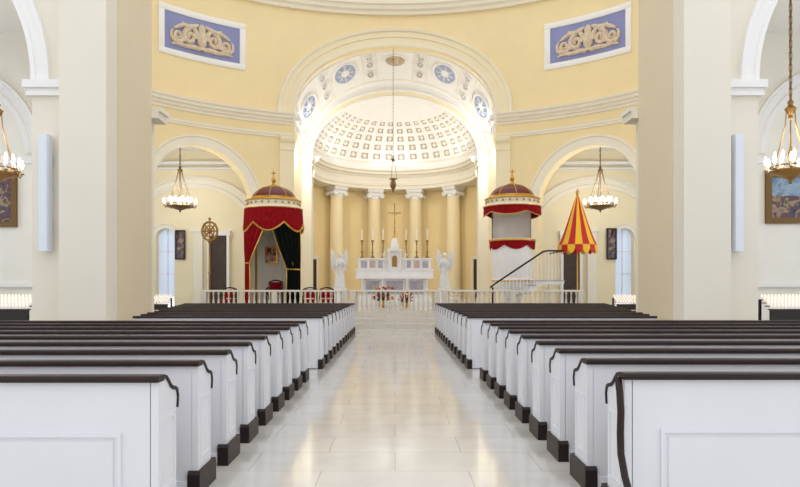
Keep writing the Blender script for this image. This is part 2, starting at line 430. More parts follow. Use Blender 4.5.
def column_meshes():
    b=MB(); b.box(-.6,.6,-.6,.6,0,.18); b.lathe([(.58,.18),(.6,.25),(.56,.32),(.5,.36),(.48,.42),(.53,.47),(.52,.53),(.46,.56)],28)
    sh=MB(); sh.lathe([(.46,.56),(.45,.7),(.45,2.5),(.43,4.2),(.385,6.5),(.38,6.62)],40)
    c=MB(); c.lathe([(.385,6.6),(.42,6.64),(.42,6.7),(.39,6.74),(.46,6.86)],28)
    c.box(-.42,.42,-.38,.38,6.86,7.02)
    for s in (-1,1):
        for q in (-1,1):
            pts=[(s*.43+s*(.17*(1-t/30))*math.cos(PI/2+t*.42),q*.40,6.85+.17*(1-t/30)*math.sin(PI/2+t*.42)) for t in range(0,28)]
            c.tube(pts,.045,6)
        c.tube([(s*.43,-.40,6.85),(s*.43,0,6.85),(s*.43,.40,6.85)],[.14,.1,.14],12)
    c.box(-.48,.48,-.46,.46,7.03,7.1); c.box(-.52,.52,-.5,.5,7.1,7.26)
    return b.mesh('cb',CRM),sh.mesh('cs',COLM),c.mesh('cc',WHT)
cm=column_meshes()
for a in (-45,-15,15,45):
    x,y,z=cyl(0,37.0,5.15)(D(a),.5)
    P=thing('ionic_column','tall pale yellow apse column with white scrolled capital','column',(x,y,.5),-D(a),'apse columns')
    part(P,'base',cm[0]); part(P,'shaft',cm[1]); part(P,'capital',cm[2],'white Ionic capital with volutes')
dn=0
for s in (-1,1):
    dn+=1
    m=MB(); band(ca,s*D(64)-.09,s*D(64)+.09,[(.5,0),(.5,-.1),(3.2,-.1),(3.2,0)],4,mb=m,mi=0)
    band(ca,s*D(64)-.12,s*D(64)-.09,[(.5,0),(.5,-.14),(3.3,-.14),(3.3,0)],1,mb=m,mi=1)
    band(ca,s*D(64)+.09,s*D(64)+.12,[(.5,0),(.5,-.14),(3.3,-.14),(3.3,0)],1,mb=m,mi=1)
    band(ca,s*D(64)-.13,s*D(64)+.13,[(3.2,0),(3.2,-.16),(3.4,-.2),(3.42,0)],4,mb=m,mi=1)
    struct('door_%d'%dn,m.mesh('door',[DOORM,CRM]))

for s,side in ((-1,'left'),(1,'right')):
    m=MB()
    m.box(s*5.2,s*6.05,11.7,13.85,0,9.2)
    m.box(s*5.14,s*6.1,11.64,13.9,0,.35)
    struct('wall_pier',m.mesh('pier',PIER,False))
    m=MB(); m.box(s*5.185,s*5.2,12.15,13.85,.35,9.2); trim(m.mesh('pw',PIERSH,False))  # thin sheet giving the inner face its warm shading by colour
    m=MB(); m.box(s*5.55,s*5.95,13.2,14.4,0,17); struct('wall_pier',m.mesh('pier2',PIERSH,False))
    m=MB(); m.box(s*5.0,s*5.5,13.85,14.4,5.25,5.34); m.box(s*5.05,s*5.5,13.85,14.4,5.1,5.25); m.box(s*5.3,s*5.55,13.9,14.3,0,5.1)
    trim(m.mesh('ip2',CRM,False))
    mp=(lambda u,z,o=0,s=s:(s*u,12.0+o,z))
    m=wall(mp,6.0,17,0,9.2,[(10.0,3.3,5.3,3.3)],1.6,1.0)
    struct('wall_aisle_'+side,m.mesh('aw',PIER))
    prof=[(0,.02),(0,-.05),(.08,-.06),(.1,-.03),(.25,-.03),(.27,-.07),(.34,-.07),(.36,.02)]
    trim(archivolt(mp,10.0,3.3,5.3,3.3,prof,1,48).mesh('aa',WHT))
    for (xa,xb) in ((6.02,6.78),(13.22,14.0)):
        m=MB()
        m.box(s*xa,s*xb,11.92,13.7,5.02,5.08); m.box(s*xa,s*(xb+.0),11.95,13.7,5.08,5.16); m.box(s*xa,s*(xb+.04),11.88,13.7,5.16,5.3)
        trim(m.mesh('imp',WHT,False))
    m=MB(); m.box(s*10.35,s*16,19.0,19.3,0,9); struct('wall_chapel_'+side,m.mesh('cw',BAY,False))
    m=MB(); m.box(s*15.8,s*16.1,12,36.3,0,9); struct('wall_outer_'+side,m.mesh('ow',BAY,False))
    # blind arch moulding and dado on the chapel wall
    mp3=(lambda u,z,o=0,s=s:(s*u,19.0+o,z))
    trim(archivolt(mp3,12.9,2.1,5.4,2.1,[(0,.02),(0,-.06),(.14,-.08),(.17,-.04),(.36,-.04),(.4,-.1),(.48,-.1),(.5,.02)],1,40).mesh('ca',WHT))
    m=MB(); m.box(s*10.4,s*15.8,18.88,19,1.5,1.62); m.box(s*10.4,s*15.8,18.94,19,0,.3); m.box(s*10.4,s*15.8,18.9,19,5.1,5.3)
    trim(m.mesh('ce',WHT,False))
    mp2=(lambda u,z,o=0,s=s:(s*u,35.5+o,z))
    m=wall(mp2,5.5,16,0,9,[(12.55,.5,4.2,.5)],.5,1.0)
    struct('wall_back_'+side,m.mesh('bw',YEL2))
    m=MB()
    vs=[];N=60
    for i in range(N+1):
        u=D(23.5)+(D(152)-D(23.5))*i/N
        ix,iy,_=c0(u,8.95,.5)
        dx,dy=math.sin(u),math.cos(u)
        t=10
        t=min(t,(16-ix)/max(dx,1e-3))
        if dy>.01: t=min(t,(36.0-iy)/dy)
        if dy<-.01: t=min(t,(12.2-iy)/dy)
        t=max(t,0.01)
        vs.append((s*ix,iy,8.95)); vs.append((s*(ix+dx*t),iy+dy*t,8.95))
    m.add(vs,[(2*i,2*i+1,2*i+3,2*i+2) for i in range(N)])
    struct('ceiling_aisle_'+side,m.mesh('ac',WHT,False,recalc=False))
    trim(archivolt(mp2,12.55,.5,4.2,.5,[(0,.02),(0,-.05),(.2,-.05),(.22,-.1),(.3,-.1),(.31,.02)],1,30).mesh('ia',CRM))
    trim(archivolt(mp2,11.0,3.1,4.7,2.2,[(0,.02),(0,-.08),(.2,-.1),(.24,-.05),(.5,-.05),(.54,-.12),(.64,-.12),(.66,.02)],1,40).mesh('ba',CRM))
    m=MB()
    for x in (7.3,10.45):
        m.box(s*x,s*(x+.5),35.25,35.52,0,4.6); m.box(s*(x-.08),s*(x+.58),35.17,35.52,4.5,4.75); m.box(s*(x-.05),s*(x+.55),35.2,35.52,0,.4)
    trim(m.mesh('apl',CRM,False))
    m=MB(); m.box(s*5.6,s*15.8,35.3,35.5,7.9,8.0); m.box(s*5.6,s*15.8,35.2,35.5,8.15,8.3)
    trim(m.mesh('ae',WHT,False))
    dn+=1
    m=MB(); m.box(s*9.15,s*10.05,35.4,35.5,0,4.3,1); m.box(s*9.0,s*9.15,35.3,35.5,0,4.45,0); m.box(s*10.05,s*10.2,35.3,35.5,0,4.45,0); m.box(s*8.95,s*10.25,35.25,35.5,4.3,4.55,0)
    struct('door_%d'%dn,m.mesh('dd',[WHT,DOORM],False))
wn=0
def window(mapf,u0,u1,z0,z1,wm=WIN,nu=3,fr=WHT,ph=.5):
    global wn; wn+=1
    m=MB()
    def bx(a,b,c,d,o0,o1,mi):
        v=[mapf(a,c,o0),mapf(b,c,o0),mapf(b,d,o0),mapf(a,d,o0),mapf(a,c,o1),mapf(b,c,o1),mapf(b,d,o1),mapf(a,d,o1)]
        m.add(v,[(0,1,2,3),(4,7,6,5),(0,4,5,1),(1,5,6,2),(2,6,7,3),(3,7,4,0)],mi)
    bx(u0,u1,z0,z1,-.04,-.02,1)
    for i in range(nu+1):
        u=u0+(u1-u0)*i/nu; bx(u-.03,u+.03,z0,z1,-.08,0,0)
    n=int((z1-z0)/ph)
    for i in range(n+1):
        z=z0+(z1-z0)*i/n; bx(u0-.03,u1+.03,z-.025,z+.025,-.08,0,0)
    struct('window_%d'%wn,m.mesh('win',[fr,wm],False))
for s in (-1,1):
    window((lambda u,z,o,s=s:(s*u,35.98+o,z)),12.0,13.1,1.0,4.7,WIN2,2,WHT,1.0)
    window((lambda u,z,o,s=s:(s*(15.78+o),u,z)),24,27,2.0,7.0)  # side-wall windows from here on are added to brighten aisles and ambulatory
    window((lambda u,z,o,s=s:(s*(15.78+o),u,z)),29,32,2.0,7.0)
    window((lambda u,z,o,s=s:(s*(15.78+o),u,z)),14.2,17.2,2.0,7.0)

# ---------------------------------------------------------------- pews
def rbox(m,x0,x1,y0,y1,z0,z1,c):
    poly=[(y0,z0),(y1,z0),(y1,z1-c),(y1-c*.3,z1-c*.3),(y1-c,z1),(y0+c,z1),(y0+c*.3,z1-c*.3),(y0,z1-c)]
    m.prism(poly,'x',x0,x1)
endprof=[(0,.05),(0,.945),(.08,.945),(.12,.935),(.16,.905),(.20,.87),(.24,.85),(.28,.845),(.315,.83),(.33,.79),(.32,.73),(.32,.05)]
_pc={}
def pew_meshes(s,L):
    k=(s,L)
    if k in _pc: return _pc[k]
    b=MB(); b.box(s*.045,s*(L-.05),0,.045,.02,.93)
    n=max(1,int(round((L-.3)/1.5))); w=(L-.3)/n
    for i in range(n):
        x0=.22+i*w; x1=x0+w-.16
        for (a,c,d,e) in ((x0,x1,.60,.625),(x0,x1,.14,.165),(x0,x0+.025,.165,.60),(x1-.025,x1,.165,.60)):
            b.box(s*a,s*c,-.016,.0,d,e)
        b.box(s*(x0+.05),s*(x1-.05),-.007,0,.19,.575)
    b.box(s*.045,s*(L-.05),-.02,0,.02,.1)
    t=MB(); rbox(t,s*-.012,s*L,-.035,.075,.93,.97,.018)
    e=MB(); e.prism(endprof,'x',0,s*.05)
    e.box(s*-.008,0,.05,.28,.25,.27); e.box(s*-.008,0,.05,.28,.68,.70); e.box(s*-.008,0,.05,.07,.27,.68); e.box(s*-.008,0,.26,.28,.27,.68)
    e2=MB(); e2.prism(endprof,'x',s*(L-.05),s*L)
    c=MB()
    top=[(y,z) for y,z in endprof[2:11]]
    for a0_,a1_ in zip(top[:-1],top[1:]):
        dy,dz=a1_[0]-a0_[0],a1_[1]-a0_[1]; l=math.hypot(dy,dz); ny,nz=-dz/l*.02,dy/l*.02
        if nz<0 and dy>0: ny,nz=-ny,-nz
        if dy<=0 : ny,nz=abs(ny),nz if nz>0 else nz
        c.prism([(a0_[0]-dy*.15,a0_[1]-dz*.15),(a1_[0]+dy*.15,a1_[1]+dz*.15),(a1_[0]+dy*.15+ny,a1_[1]+dz*.15+nz),(a0_[0]-dy*.15+ny,a0_[1]-dz*.15+nz)],'x',s*-.01,s*.058)
    p=MB(); p.box(s*-.02,s*.07,-.03,.40,0,.15); p.prism([(-.03,.15),(.40,.15),(.38,.175),(-.01,.175)],'x',s*-.02,s*.07)
    st=MB(); st.box(s*.05,s*(L-.05),.045,.44,.40,.44); st.box(s*.05,s*(L-.05),.36,.40,.15,.40)
    r=(b.mesh('pewback',PEW,False),t.mesh('pewrail',MAH,False),e.mesh('pewend',PEW,False),e2.mesh('pewend2',PEW,False),c.mesh('pewcap',MAH,False),p.mesh('pewplinth',PLN,False),st.mesh('pewseat',SEAT,False))
    _pc[k]=r; return r
def pew(s,y,L,group,AX):
    P=thing('church_pew','white painted church pew with mahogany cap rail and dark plinth','pew',(s*AX,y,0),group=group)
    ms=pew_meshes(s,L)
    for n,me in zip(('back_panel','cap_rail','end_panel','end_panel','arm_cap','plinth','seat'),ms):
        part(P,n,me,'dark mahogany '+n.replace('_',' ') if n in('cap_rail','arm_cap','plinth') else None)
    return P
for s,y0 in ((-1,3.9),(1,4.02)):
    for i in range(9):
        P=pew(s,y0+.79*i,6.2,'pews in the nave',1.42)
        if s>0 and i==0:
            m=MB(); pts=[(-.03,.03,.93),(-.04,-.03,.86),(-.04,-.05,.74),(-.04,-.04,.6),(-.04,-.05,.48),(-.04,-.12,.36),(-.04,-.22,.26),(-.04,-.30,.14),(-.04,-.32,.0)]
            m.tube(pts,.022,8); part(P,'handrail',m.mesh('hr',MAH),'curved dark mahogany handrail')
            P['label']='white pew with mahogany cap and a curved dark handrail'
for s in (-1,1):
    for i in range(12):
        y=11.9+.85*i; L=round(3.45+ (i/11)*2.1,2)
        pew(s,y,L,'pews in the rotunda',1.34)

# ---------------------------------------------------------------- altar rail
def altar_rail(x0,x1,y):
    P=thing('altar_rail','white marble balustrade along the edge of the sanctuary platform','balustrade',((x0+x1)/2,y,.5),group='altar rails')
    h=(x1-x0)/2
    m=MB(); rbox(m,-h,h,-.12,.12,.82,.89,.03); part(P,'top_rail',m.mesh('tr',RAILM))
    m=MB(); m.box(-h,h,-.12,.12,0,.1); part(P,'base_rail',m.mesh('br',RAILM,False))
    n=max(1,int(round(2*h/2.4)))
    for i in range(n+1):
        x=-h+.12+(2*h-.24)*i/n
        m=MB(); m.box(-.1,.1,-.11,.11,.1,.82); m.box(-.06,.06,-.12,-.11,.2,.7); part(P,'post',m.mesh('po',RAILM,False),loc=(x,0,0))
    return P,h,n
bal=MB(); bal.lathe([(.04,.1),(.045,.14),(.028,.2),(.045,.3),(.052,.38),(.034,.52),(.024,.62),(.024,.7),(.042,.76),(.042,.82)],10)
BAL=bal.mesh('baluster',RAILM)
for x0,x1 in ((-7.3,-1.75),(-1.7,1.7),(1.75,7.1)):
    P,h,n=altar_rail(x0,x1,24.45)
    k=int(2*h/.2)
    for i in range(k):
        x=-h+.28+(2*h-.56)*i/(k-1)
        part(P,'baluster',BAL,loc=(x,0,0))

# ---------------------------------------------------------------- altar
P=thing('high_altar','white marble high altar with raised gradine and domed tabernacle','altar',(-.02,33.6,.5))
m=MB()
for i in range(3): m.box(-2.2+.15*i,2.2-.15*i,-1.2+.25*i,1.0,.14*i,.14*(i+1))
part(P,'step',m.mesh('as',MARB,False))
m=MB(); m.box(-1.85,1.85,-.3,.6,.42,.52); m.box(-1.7,1.7,-.2,.6,.52,1.42); m.box(-1.85,1.85,-.45,-.2,.42,.56)
part(P,'altar_body',m.mesh('ab',MARB,False))
cl=MB(); cl.lathe([(.11,.56),(.11,.62),(.07,.66),(.065,1.25),(.1,1.32),(.12,1.36),(.12,1.42)],14); CLM=cl.mesh('acol',MARB)
for x in (-1.65,-.62,.62,1.65): part(P,'altar_column',CLM,'small white marble column',loc=(x,-.34,0))
for x,w in ((-1.13,.34),(1.13,.34),(0,.42)):
    m=MB(); m.box(x-w,x+w,-.22,-.19,.64,1.3); part(P,'inlay_panel',m.mesh('ai',MARB2,False),'grey veined marble inlay')
m=MB(); m.box(-2.0,2.0,-.55,.6,1.42,1.52); part(P,'mensa',m.mesh('am',MARB,False))
m=MB(); m.box(-2.0,2.0,.0,.6,1.52,1.85); m.box(-2.05,2.05,-.05,.6,1.85,1.92); m.box(-1.9,1.9,.15,.6,1.92,2.42); m.box(-1.98,1.98,.08,.6,2.42,2.5)
for i in range(9):
    x=-1.8+.45*i
    if abs(x)>.3: m.box(x-.05,x+.05,.1,.16,1.92,2.42)
part(P,'gradine',m.mesh('ag',MARB,False))
for s in (-1,1):
    for i in range(3):
        m=MB(); m.box(s*(.7+.45*i)-.15,s*(.7+.45*i)+.15,.12,.16,2.0,2.35)
        part(P,'gradine_inlay',m.mesh('agi',MARB3 if i%2 else MARB2,False),'pinkish grey marble inlay')
m=MB(); m.box(-.34,.34,-.02,.5,1.52,2.85); m.prism([(-.43,2.85),(.43,2.85),(.43,2.9),(0,3.12),(-.43,2.9)],'y',-.14,.5)
for s in (-1,1):
    m.lathe([(.06,1.92),(.05,2.0),(.04,2.7),(.06,2.8),(.06,2.85)],10,(s*.29,-.09,0))
    m.lathe([(.07,2.5),(.05,2.58),(.07,2.68),(.02,2.86),(.0001,2.9)],10,(s*.55,.2,0)); m.box(s*.48,s*.62,.1,.4,1.52,2.5)
m.lathe([(.22,3.0),(.22,3.15),(.19,3.32),(.1,3.52),(.0001,3.6)],20,(0,.15,0))
part(P,'tabernacle',m.mesh('at',MARB))
m=MB(); m.prism([(-.13,2.05),(.13,2.05),(.13,2.5)]+[(.13*math.cos(a*PI/8),2.5+.13*math.sin(a*PI/8)) for a in range(1,8)]+[(-.13,2.5)],'y',-.05,-.02)
part(P,'tabernacle_door',m.mesh('atd',BRAS,False),'gilded arched door')
P=thing('crucifix','tall gilded altar crucifix on a turned base','crucifix',(-.02,33.75,4.1))
m=MB(); m.lathe([(.12,0),(.11,.04),(.04,.1),(.04,.25),(.06,.3),(.02,.36)],14); part(P,'base',m.mesh('cb',GOLD))
m=MB(); m.box(-.022,.022,-.02,.02,.3,1.7); m.box(-.28,.28,-.02,.02,1.22,1.262)
for c in ((-.28,1.24),(.28,1.24),(0,1.7)): m.sphere((c[0],0,c[1]),.038,8)
part(P,'cross',m.mesh('cx',BRAS))
m=MB(); m.tube([(-.22,-.05,1.25),(0,-.05,1.13),(.22,-.05,1.25)],.015,6); m.tube([(0,-.05,1.15),(0,-.05,.9),(.02,-.05,.75),(0,-.05,.55)],[.03,.028,.022,.012],6); m.sphere((0,-.05,1.22),.035,8)
part(P,'corpus',m.mesh('cc',GOLD))
cs=MB(); cs.lathe([(.12,0),(.12,.04),(.05,.1),(.028,.22),(.06,.3),(.028,.38),(.025,.7),(.05,.76),(.025,.82),(.08,.9),(.08,.93)],12)
CS=cs.mesh('cs',BRAS); cn=MB(); cn.lathe([(.026,.93),(.024,1.5),(.01,1.52)],10); CN=cn.mesh('cn',WAX)
for x in (-1.7,-1.15,-.6,.6,1.15,1.7):
    P=thing('altar_candlestick','tall slender gilt candlestick with white candle on the altar','candlestick',(x-.02,33.9,3.0),group='altar candlesticks')
    part(P,'stick',CS); part(P,'candle',CN,'white wax candle')
def bouquet(loc,sc,lab):
    P=thing('flower_arrangement',lab,'flowers',loc)
    m=MB(); m.lathe([(.12*sc,0),(.16*sc,.05*sc),(.2*sc,.25*sc),(.15*sc,.33*sc)],14); part(P,'vase',m.mesh('v',GOLD))
    m=MB()
    for i in range(46):
        a=random.random()*2*PI; e=random.random(); r=sc*(.25+.3*random.random())
        p=Vector((math.cos(a)*r*.9,math.sin(a)*r*.6,sc*(.35+.55*e)))
        m.tube([(0,0,.3*sc),tuple(p*.6+Vector((0,0,.1*sc))),tuple(p)],[.012*sc,.035*sc,.005],5)
    part(P,'foliage',m.mesh('fo',GRN))
    m=MB()
    for i in range(34):
        a=random.random()*2*PI; r=sc*(.15+.35*random.random())
        p=(math.cos(a)*r,math.sin(a)*r*.7-.08,sc*(.4+.6*random.random()))
        m.sphere(p,sc*.07,8,mi=i%2,sz=.7)
    part(P,'blossom',m.mesh('fl',[FLR,FLO]))
bouquet((-.6,31.7,.5),1.05,'low arrangement of red and orange flowers before the altar')
bouquet((.5,31.7,.5),.8,'small arrangement of red and orange flowers before the altar')

def angel_mesh():
    m=MB()
    m.lathe([(.25,0),(.26,.1),(.22,.5),(.18,.8),(.13,1.0),(.15,1.15),(.165,1.27),(.14,1.36),(.06,1.42),(.045,1.48)],20,sy=.8)
    for k in range(9):
        a=k*2*PI/9; m.tube([(.25*math.cos(a),.2*math.sin(a),.02),(.2*math.cos(a),.16*math.sin(a),.5),(.13*math.cos(a),.11*math.sin(a),.98)],[.04,.03,.02],6)
    m.sphere((0,-.02,1.58),.095,14,sz=1.25); m.sphere((0,.02,1.61),.105,12,sz=1.05)
    m.tube([(0,-.11,1.6),(0,-.135,1.565),(0,-.115,1.55)],[.01,.02,.012],6)
    for q in (-1,1):
        m.tube([(q*.15,0,1.32),(q*.22,-.06,1.15),(q*.2,-.17,1.05),(q*.1,-.28,1.17),(q*.03,-.33,1.28)],[.06,.055,.05,.04,.03],8)
        m.tube([(q*.2,-.12,1.05),(q*.18,-.15,.9),(q*.15,-.13,.75)],[.06,.04,.02],8)
        w=[(.05,1.2),(.12,1.42),(.22,1.62),(.32,1.86),(.40,1.92),(.43,1.7),(.42,1.4),(.38,1.1),(.32,.85),(.27,.72),(.24,.85),(.18,1.0),(.1,1.08)]
        m.prism([(q*a,b) for a,b in w],'y',.13,.18)
        for k in range(5):
            x0=.40-.05*k; m.tube([(q*x0,.12,1.78-.1*k),(q*(x0+.01),.11,1.3-.06*k),(q*(x0-.06),.12,.86+.02*k)],[.018,.026,.012],6)
    return m.mesh('angel',STAT)
AM=angel_mesh()
for x in (-2.7,2.42):
    P=thing('angel_pedestal','square white marble pedestal beside the altar','pedestal',(x,31.9,.5),group='angel pedestals')
    m=MB(); m.box(-.32,.32,-.32,.32,0,.12); m.box(-.25,.25,-.25,.25,.12,.85); m.box(-.31,.31,-.31,.31,.85,.97)
    part(P,'body',m.mesh('pb',MARB,False))
    o=obj('angel_statue',AM,(x,31.9,1.47),0.35 if x<0 else -.35)
    md=o.modifiers.new('fuse','REMESH'); md.mode='VOXEL'; md.voxel_size=.018; md.use_smooth_shade=True
    tag(o,'white marble angel statue standing with folded hands and raised wings','statue','angel statues')

# ---------------------------------------------------------------- throne canopy and pulpit
def canopy_dome(P,z,r,k2=.78,h=.58):
    m=MB(); m.lathe([(r*.98,z),(r*1.02,z+.06),(r*1.0,z+.12),(r*.9,z+.18),(r*.9,z+.3),(r*.96,z+.34),(r*.94,z+.4),(r*.76,z+.42)],36)
    part(P,'canopy_rim',m.mesh('rim',CRM),'white and gold moulded rim')
    m=MB(); m.lathe([(r*.985,z+.0),(r*1.04,z+.03),(r*1.04,z+.06),(r*1.0,z+.07)],36); m.lathe([(r*.95,z+.33),(r*.99,z+.36),(r*.97,z+.4),(r*.9,z+.41)],36)
    for k in range(24):
        a=2*PI*k/24; m.sphere((r*.93*math.cos(a),r*.93*math.sin(a),z+.24),.045,6)
    part(P,'gilt_band',m.mesh('gb',GOLD))
    m=MB()
    m.lathe([(r*k2*math.cos(t*PI/20)+.0001,z+.4+h*math.sin(t*PI/20)) for t in range(11)],36)
    part(P,'dome',m.mesh('dm',MAR),'maroon lacquered dome')
    m=MB()
    for k in range(8):
        a=2*PI*k/8; kk=k2+.01
        m.tube([(r*kk*math.cos(t*PI/20)*math.cos(a),r*kk*math.cos(t*PI/20)*math.sin(a),z+.4+h*1.01*math.sin(t*PI/20)) for t in range(10)],.018,5)
    m.lathe([(r*k2,z+.4),(r*(k2+.05),z+.43),(r*(k2+.04),z+.5),(r*k2*.98,z+.52)],36)
    t0=z+.4+h
    m.lathe([(.18,t0-.03),(.18,t0+.04),(.09,t0+.07),(.05,t0+.15),(.09,t0+.2),(.1,t0+.28),(.04,t0+.36),(.03,t0+.42),(.0001,t0+.44)],14)
    m.box(-.02,.02,-.015,.015,t0+.4,t0+.65); m.box(-.09,.09,-.015,.015,t0+.52,t0+.56)
    part(P,'finial',m.mesh('fi',GOLD))
def cloth(m,a0f,a1f,rf,z0,z1f,nu,nv,folds,amp,mi=0):
    def fn(u,v):
        a=a0f(v)+(a1f(v)-a0f(v))*u
        z=z0+(z1f(u)-z0)*v
        r=rf(v)+amp*(.3+.7*v)*math.sin(u*folds*2*PI)
        return (r*math.cos(a),r*math.sin(a),z)
    m.grid(fn,nu,nv,mi)
    return fn
P=thing('bishop_throne_canopy','domed maroon and gold throne canopy hung with red velvet curtains','canopy',(-4.93,26.4,.5))
canopy_dome(P,4.1,1.14)
m=MB()
ns=6
def vz(u): return 3.55-.34*abs(math.sin((u)*ns*PI))
cloth(m,lambda v:0,lambda v:2*PI,lambda v:1.16+.02*v,4.15,vz,168,8,36,.03)
part(P,'valance',m.mesh('va',RED,recalc=False),'red velvet swagged valance')
m=MB(); m.tube([(1.2*math.cos(2*PI*i/168),1.2*math.sin(2*PI*i/168),vz(i/168)) for i in range(168)],.035,6,closed=True)
part(P,'fringe',m.mesh('fr',GOLD),'gold fringe')
def curtain(a_c,w_top,w_mid,w_bot,r0,rb,ztop,zmid,zbot,matl,name,label,k=.6):
    m=MB()
    def fn(u,v):
        if v<k: t=v/k; w=w_top+(w_mid-w_top)*(t**1.5); z=ztop+(zmid-ztop)*t; r=r0+(rb-r0)*t; q=t**1.6
        else: t=(v-k)/(1-k); w=w_mid+(w_bot-w_mid)*math.sin(t*PI/2); z=zmid+(zbot-zmid)*t; r=rb; q=1
        a=a_c[0]+(a_c[1]-a_c[0])*q+w*(u-.5)
        r+=.045*math.sin(u*7*2*PI)+.03*math.sin(PI*min(1,v/k))
        return (r*math.cos(a),r*math.sin(a),z)
    m.grid(fn,70,34)
    part(P,name,m.mesh(name,matl,recalc=False),label)
    g=MB(); g.tube([fn(1,i/34) for i in range(35)],.026,5); g.tube([fn(0,i/34) for i in range(35)],.018,5); g.tube([fn(i/70,k) for i in range(71)],.03,5)
    part(P,'curtain_fringe',g.mesh('cf',GOLD),'gold fringe')
curtain((D(218),D(196)),1.8,.95,1.0,1.12,1.1,3.95,1.95,.05,RED,'curtain','red velvet curtain with gold fringe tied back')
curtain((D(312),D(333)),1.35,.85,.9,1.1,1.08,3.95,1.7,.05,BLK,'curtain','near-black lined velvet curtain tied back')
m=MB(); m.lathe([(1.04,0),(1.04,4.05)],30,a0=D(15),a1=D(165)); part(P,'back_panel',m.mesh('bp',CRM),'cream curved back panel')
m=MB(); m.lathe([(1.22,0),(1.22,.15),(1.12,.15),(1.12,.3),(.0001,.3)],36); part(P,'dais',m.mesh('da',PLAT))
for a in (35,145,215,325):
    m=MB(); m.lathe([(.06,.3),(.05,.5),(.045,3.9),(.07,4.05)],10)
    part(P,'post',m.mesh('pp',GOLD),loc=(1.02*math.cos(D(a)),1.02*math.sin(D(a)),0))
o=thing('framed_portrait','small framed portrait hung inside the canopy','picture',(-5.2,27.35,2.85))
m=MB()
for (a,b,c,d) in ((-.27,.27,-.35,-.28),(-.27,.27,.28,.35),(-.27,-.2,-.28,.28),(.2,.27,-.28,.28)): m.box(a,b,-.06,0,c,d)
part(o,'frame',m.mesh('f',GOLD,False)); m=MB(); m.box(-.2,.2,-.04,-.01,-.28,.28); part(o,'canvas',m.mesh('c',PORT,False))
def chair_meshes():
    f=MB()
    for x in (-.27,.27):
        f.tube([(x,-.25,0),(x,-.25,.62),(x,-.22,.64)],.025,6); f.tube([(x,.25,0),(x,.25,.5),(x,.28,.92)],.027,6)
        f.tube([(x,-.27,.64),(x,0,.66),(x,.27,.64)],.03,6)
    f.tube([(-.27,.28,.9),(-.15,.29,.95),(0,.29,.98),(.15,.29,.95),(.27,.28,.9)],.03,6); f.box(-.27,.27,-.25,.27,.38,.42)
    c=MB(); rbox(c,-.25,.25,-.26,.24,.42,.52,.03); b=MB(); b.prism([(.23,.56),(.28,.56),(.31,.9),(.26,.9)],'x',-.23,.23)
    return f.mesh('cf',MAH),c.mesh('cc',RED),b.mesh('cbk',RED,False)
CM=chair_meshes()
for x,y,z,r in ((-4.93,26.6,.8,0),(-3.35,25.6,.5,.1),(-2.7,25.7,.5,.1),(-6.6,25.6,.5,-.1)):
    P=thing('sanctuary_chair','dark wooden armchair with red upholstered seat and back','chair',(x,y,z),r,'sanctuary chairs')
    part(P,'frame',CM[0]); part(P,'seat_cushion',CM[1],'red cushion'); part(P,'backrest',CM[2],'red upholstered backrest')
# pulpit
P=thing('pulpit','round white pulpit with stair, red swag and domed maroon canopy','pulpit',(4.85,26.9,.5))
canopy_dome(P,4.25,1.16)
m=MB(); cloth(m,lambda v:0,lambda v:2*PI,lambda v:1.17,4.3,lambda u:4.04-.14*abs(math.sin(u*5*PI)),120,6,30,.015)
part(P,'valance',m.mesh('va2',RED,recalc=False),'red velvet swags')
m=MB(); m.tube([(1.19*math.cos(2*PI*i/120),1.19*math.sin(2*PI*i/120),4.04-.14*abs(math.sin(i/120*5*PI))) for i in range(120)],.02,6,closed=True)
part(P,'fringe',m.mesh('fr2',GOLD),'gold fringe')
m=MB(); m.lathe([(.0001,4.23),(1.12,4.23),(1.12,4.31)],36); part(P,'soffit',m.mesh('so',CRM))
m=MB()
m.lathe([(.80,2.6),(.80,4.25),(.84,4.25),(.84,2.6)],30,a0=D(12),a1=D(168))
part(P,'back_panel',m.mesh('bp2',MARB),'white curved back board')
m=MB(); m.lathe([(.45,0),(.45,.15),(.3,.2),(.28,.55),(.34,.65),(.52,.78),(.72,.98),(.82,1.18),(.85,1.22),(.85,1.3),(.81,1.36),(.86,1.8),(.88,2.3),(.87,2.75),(.91,2.85),(.94,2.89),(.94,2.97),(.84,2.98),(.80,1.75),(.0001,1.75)],40)
part(P,'body',m.mesh('pbd',MARB))
for pr in ([(.90,2.84),(.97,2.88),(.97,2.94),(.92,2.96)],[(.84,1.21),(.88,1.25),(.84,1.3)]):
    m=MB(); m.lathe(pr,36); part(P,'gilt_moulding',m.mesh('gb2',GOLD))
m=MB(); cloth(m,lambda v:0,lambda v:2*PI,lambda v:.94-.02*v,2.86,lambda u:2.7-.18*abs(math.sin(u*6*PI)),120,5,36,.008)
part(P,'body_swag',m.mesh('bs',RED,recalc=False),'red velvet swag around the pulpit')
NS=7; X0=-1.05; RUN=.27; RI=.18; Y0,Y1=-1.95,-1.15
m=MB(); mt=MB()
for i in range(NS):
    x0=X0+RUN*i; z=RI*(i+1)
    m.box(x0,x0+RUN,Y0,Y1,max(0,z-.22),z-.03); mt.box(x0-.03,x0+RUN,Y0-.04,Y1+.02,z-.03,z)
xe=X0+RUN*NS; zt=RI*NS
m.box(xe,xe+.8,Y0,Y1,zt-.15,zt-.03); m.box(xe+.1,xe+.8,Y1,.2,zt-.15,zt-.03); m.lathe([(.08,0),(.05,.1),(.05,zt-.14)],10,(xe+.72,Y0+.08,0)); m.lathe([(.08,0),(.05,.1),(.05,zt-.14)],10,(xe+.72,.1,0))
m.box(.75,xe+.2,-.4,.2,zt-.15,zt-.03)
mt.box(xe,xe+.83,Y0-.04,Y1,zt-.03,zt)
part(P,'stair',m.mesh('st',MARB)); part(P,'tread',mt.mesh('tr',MARB2,False))
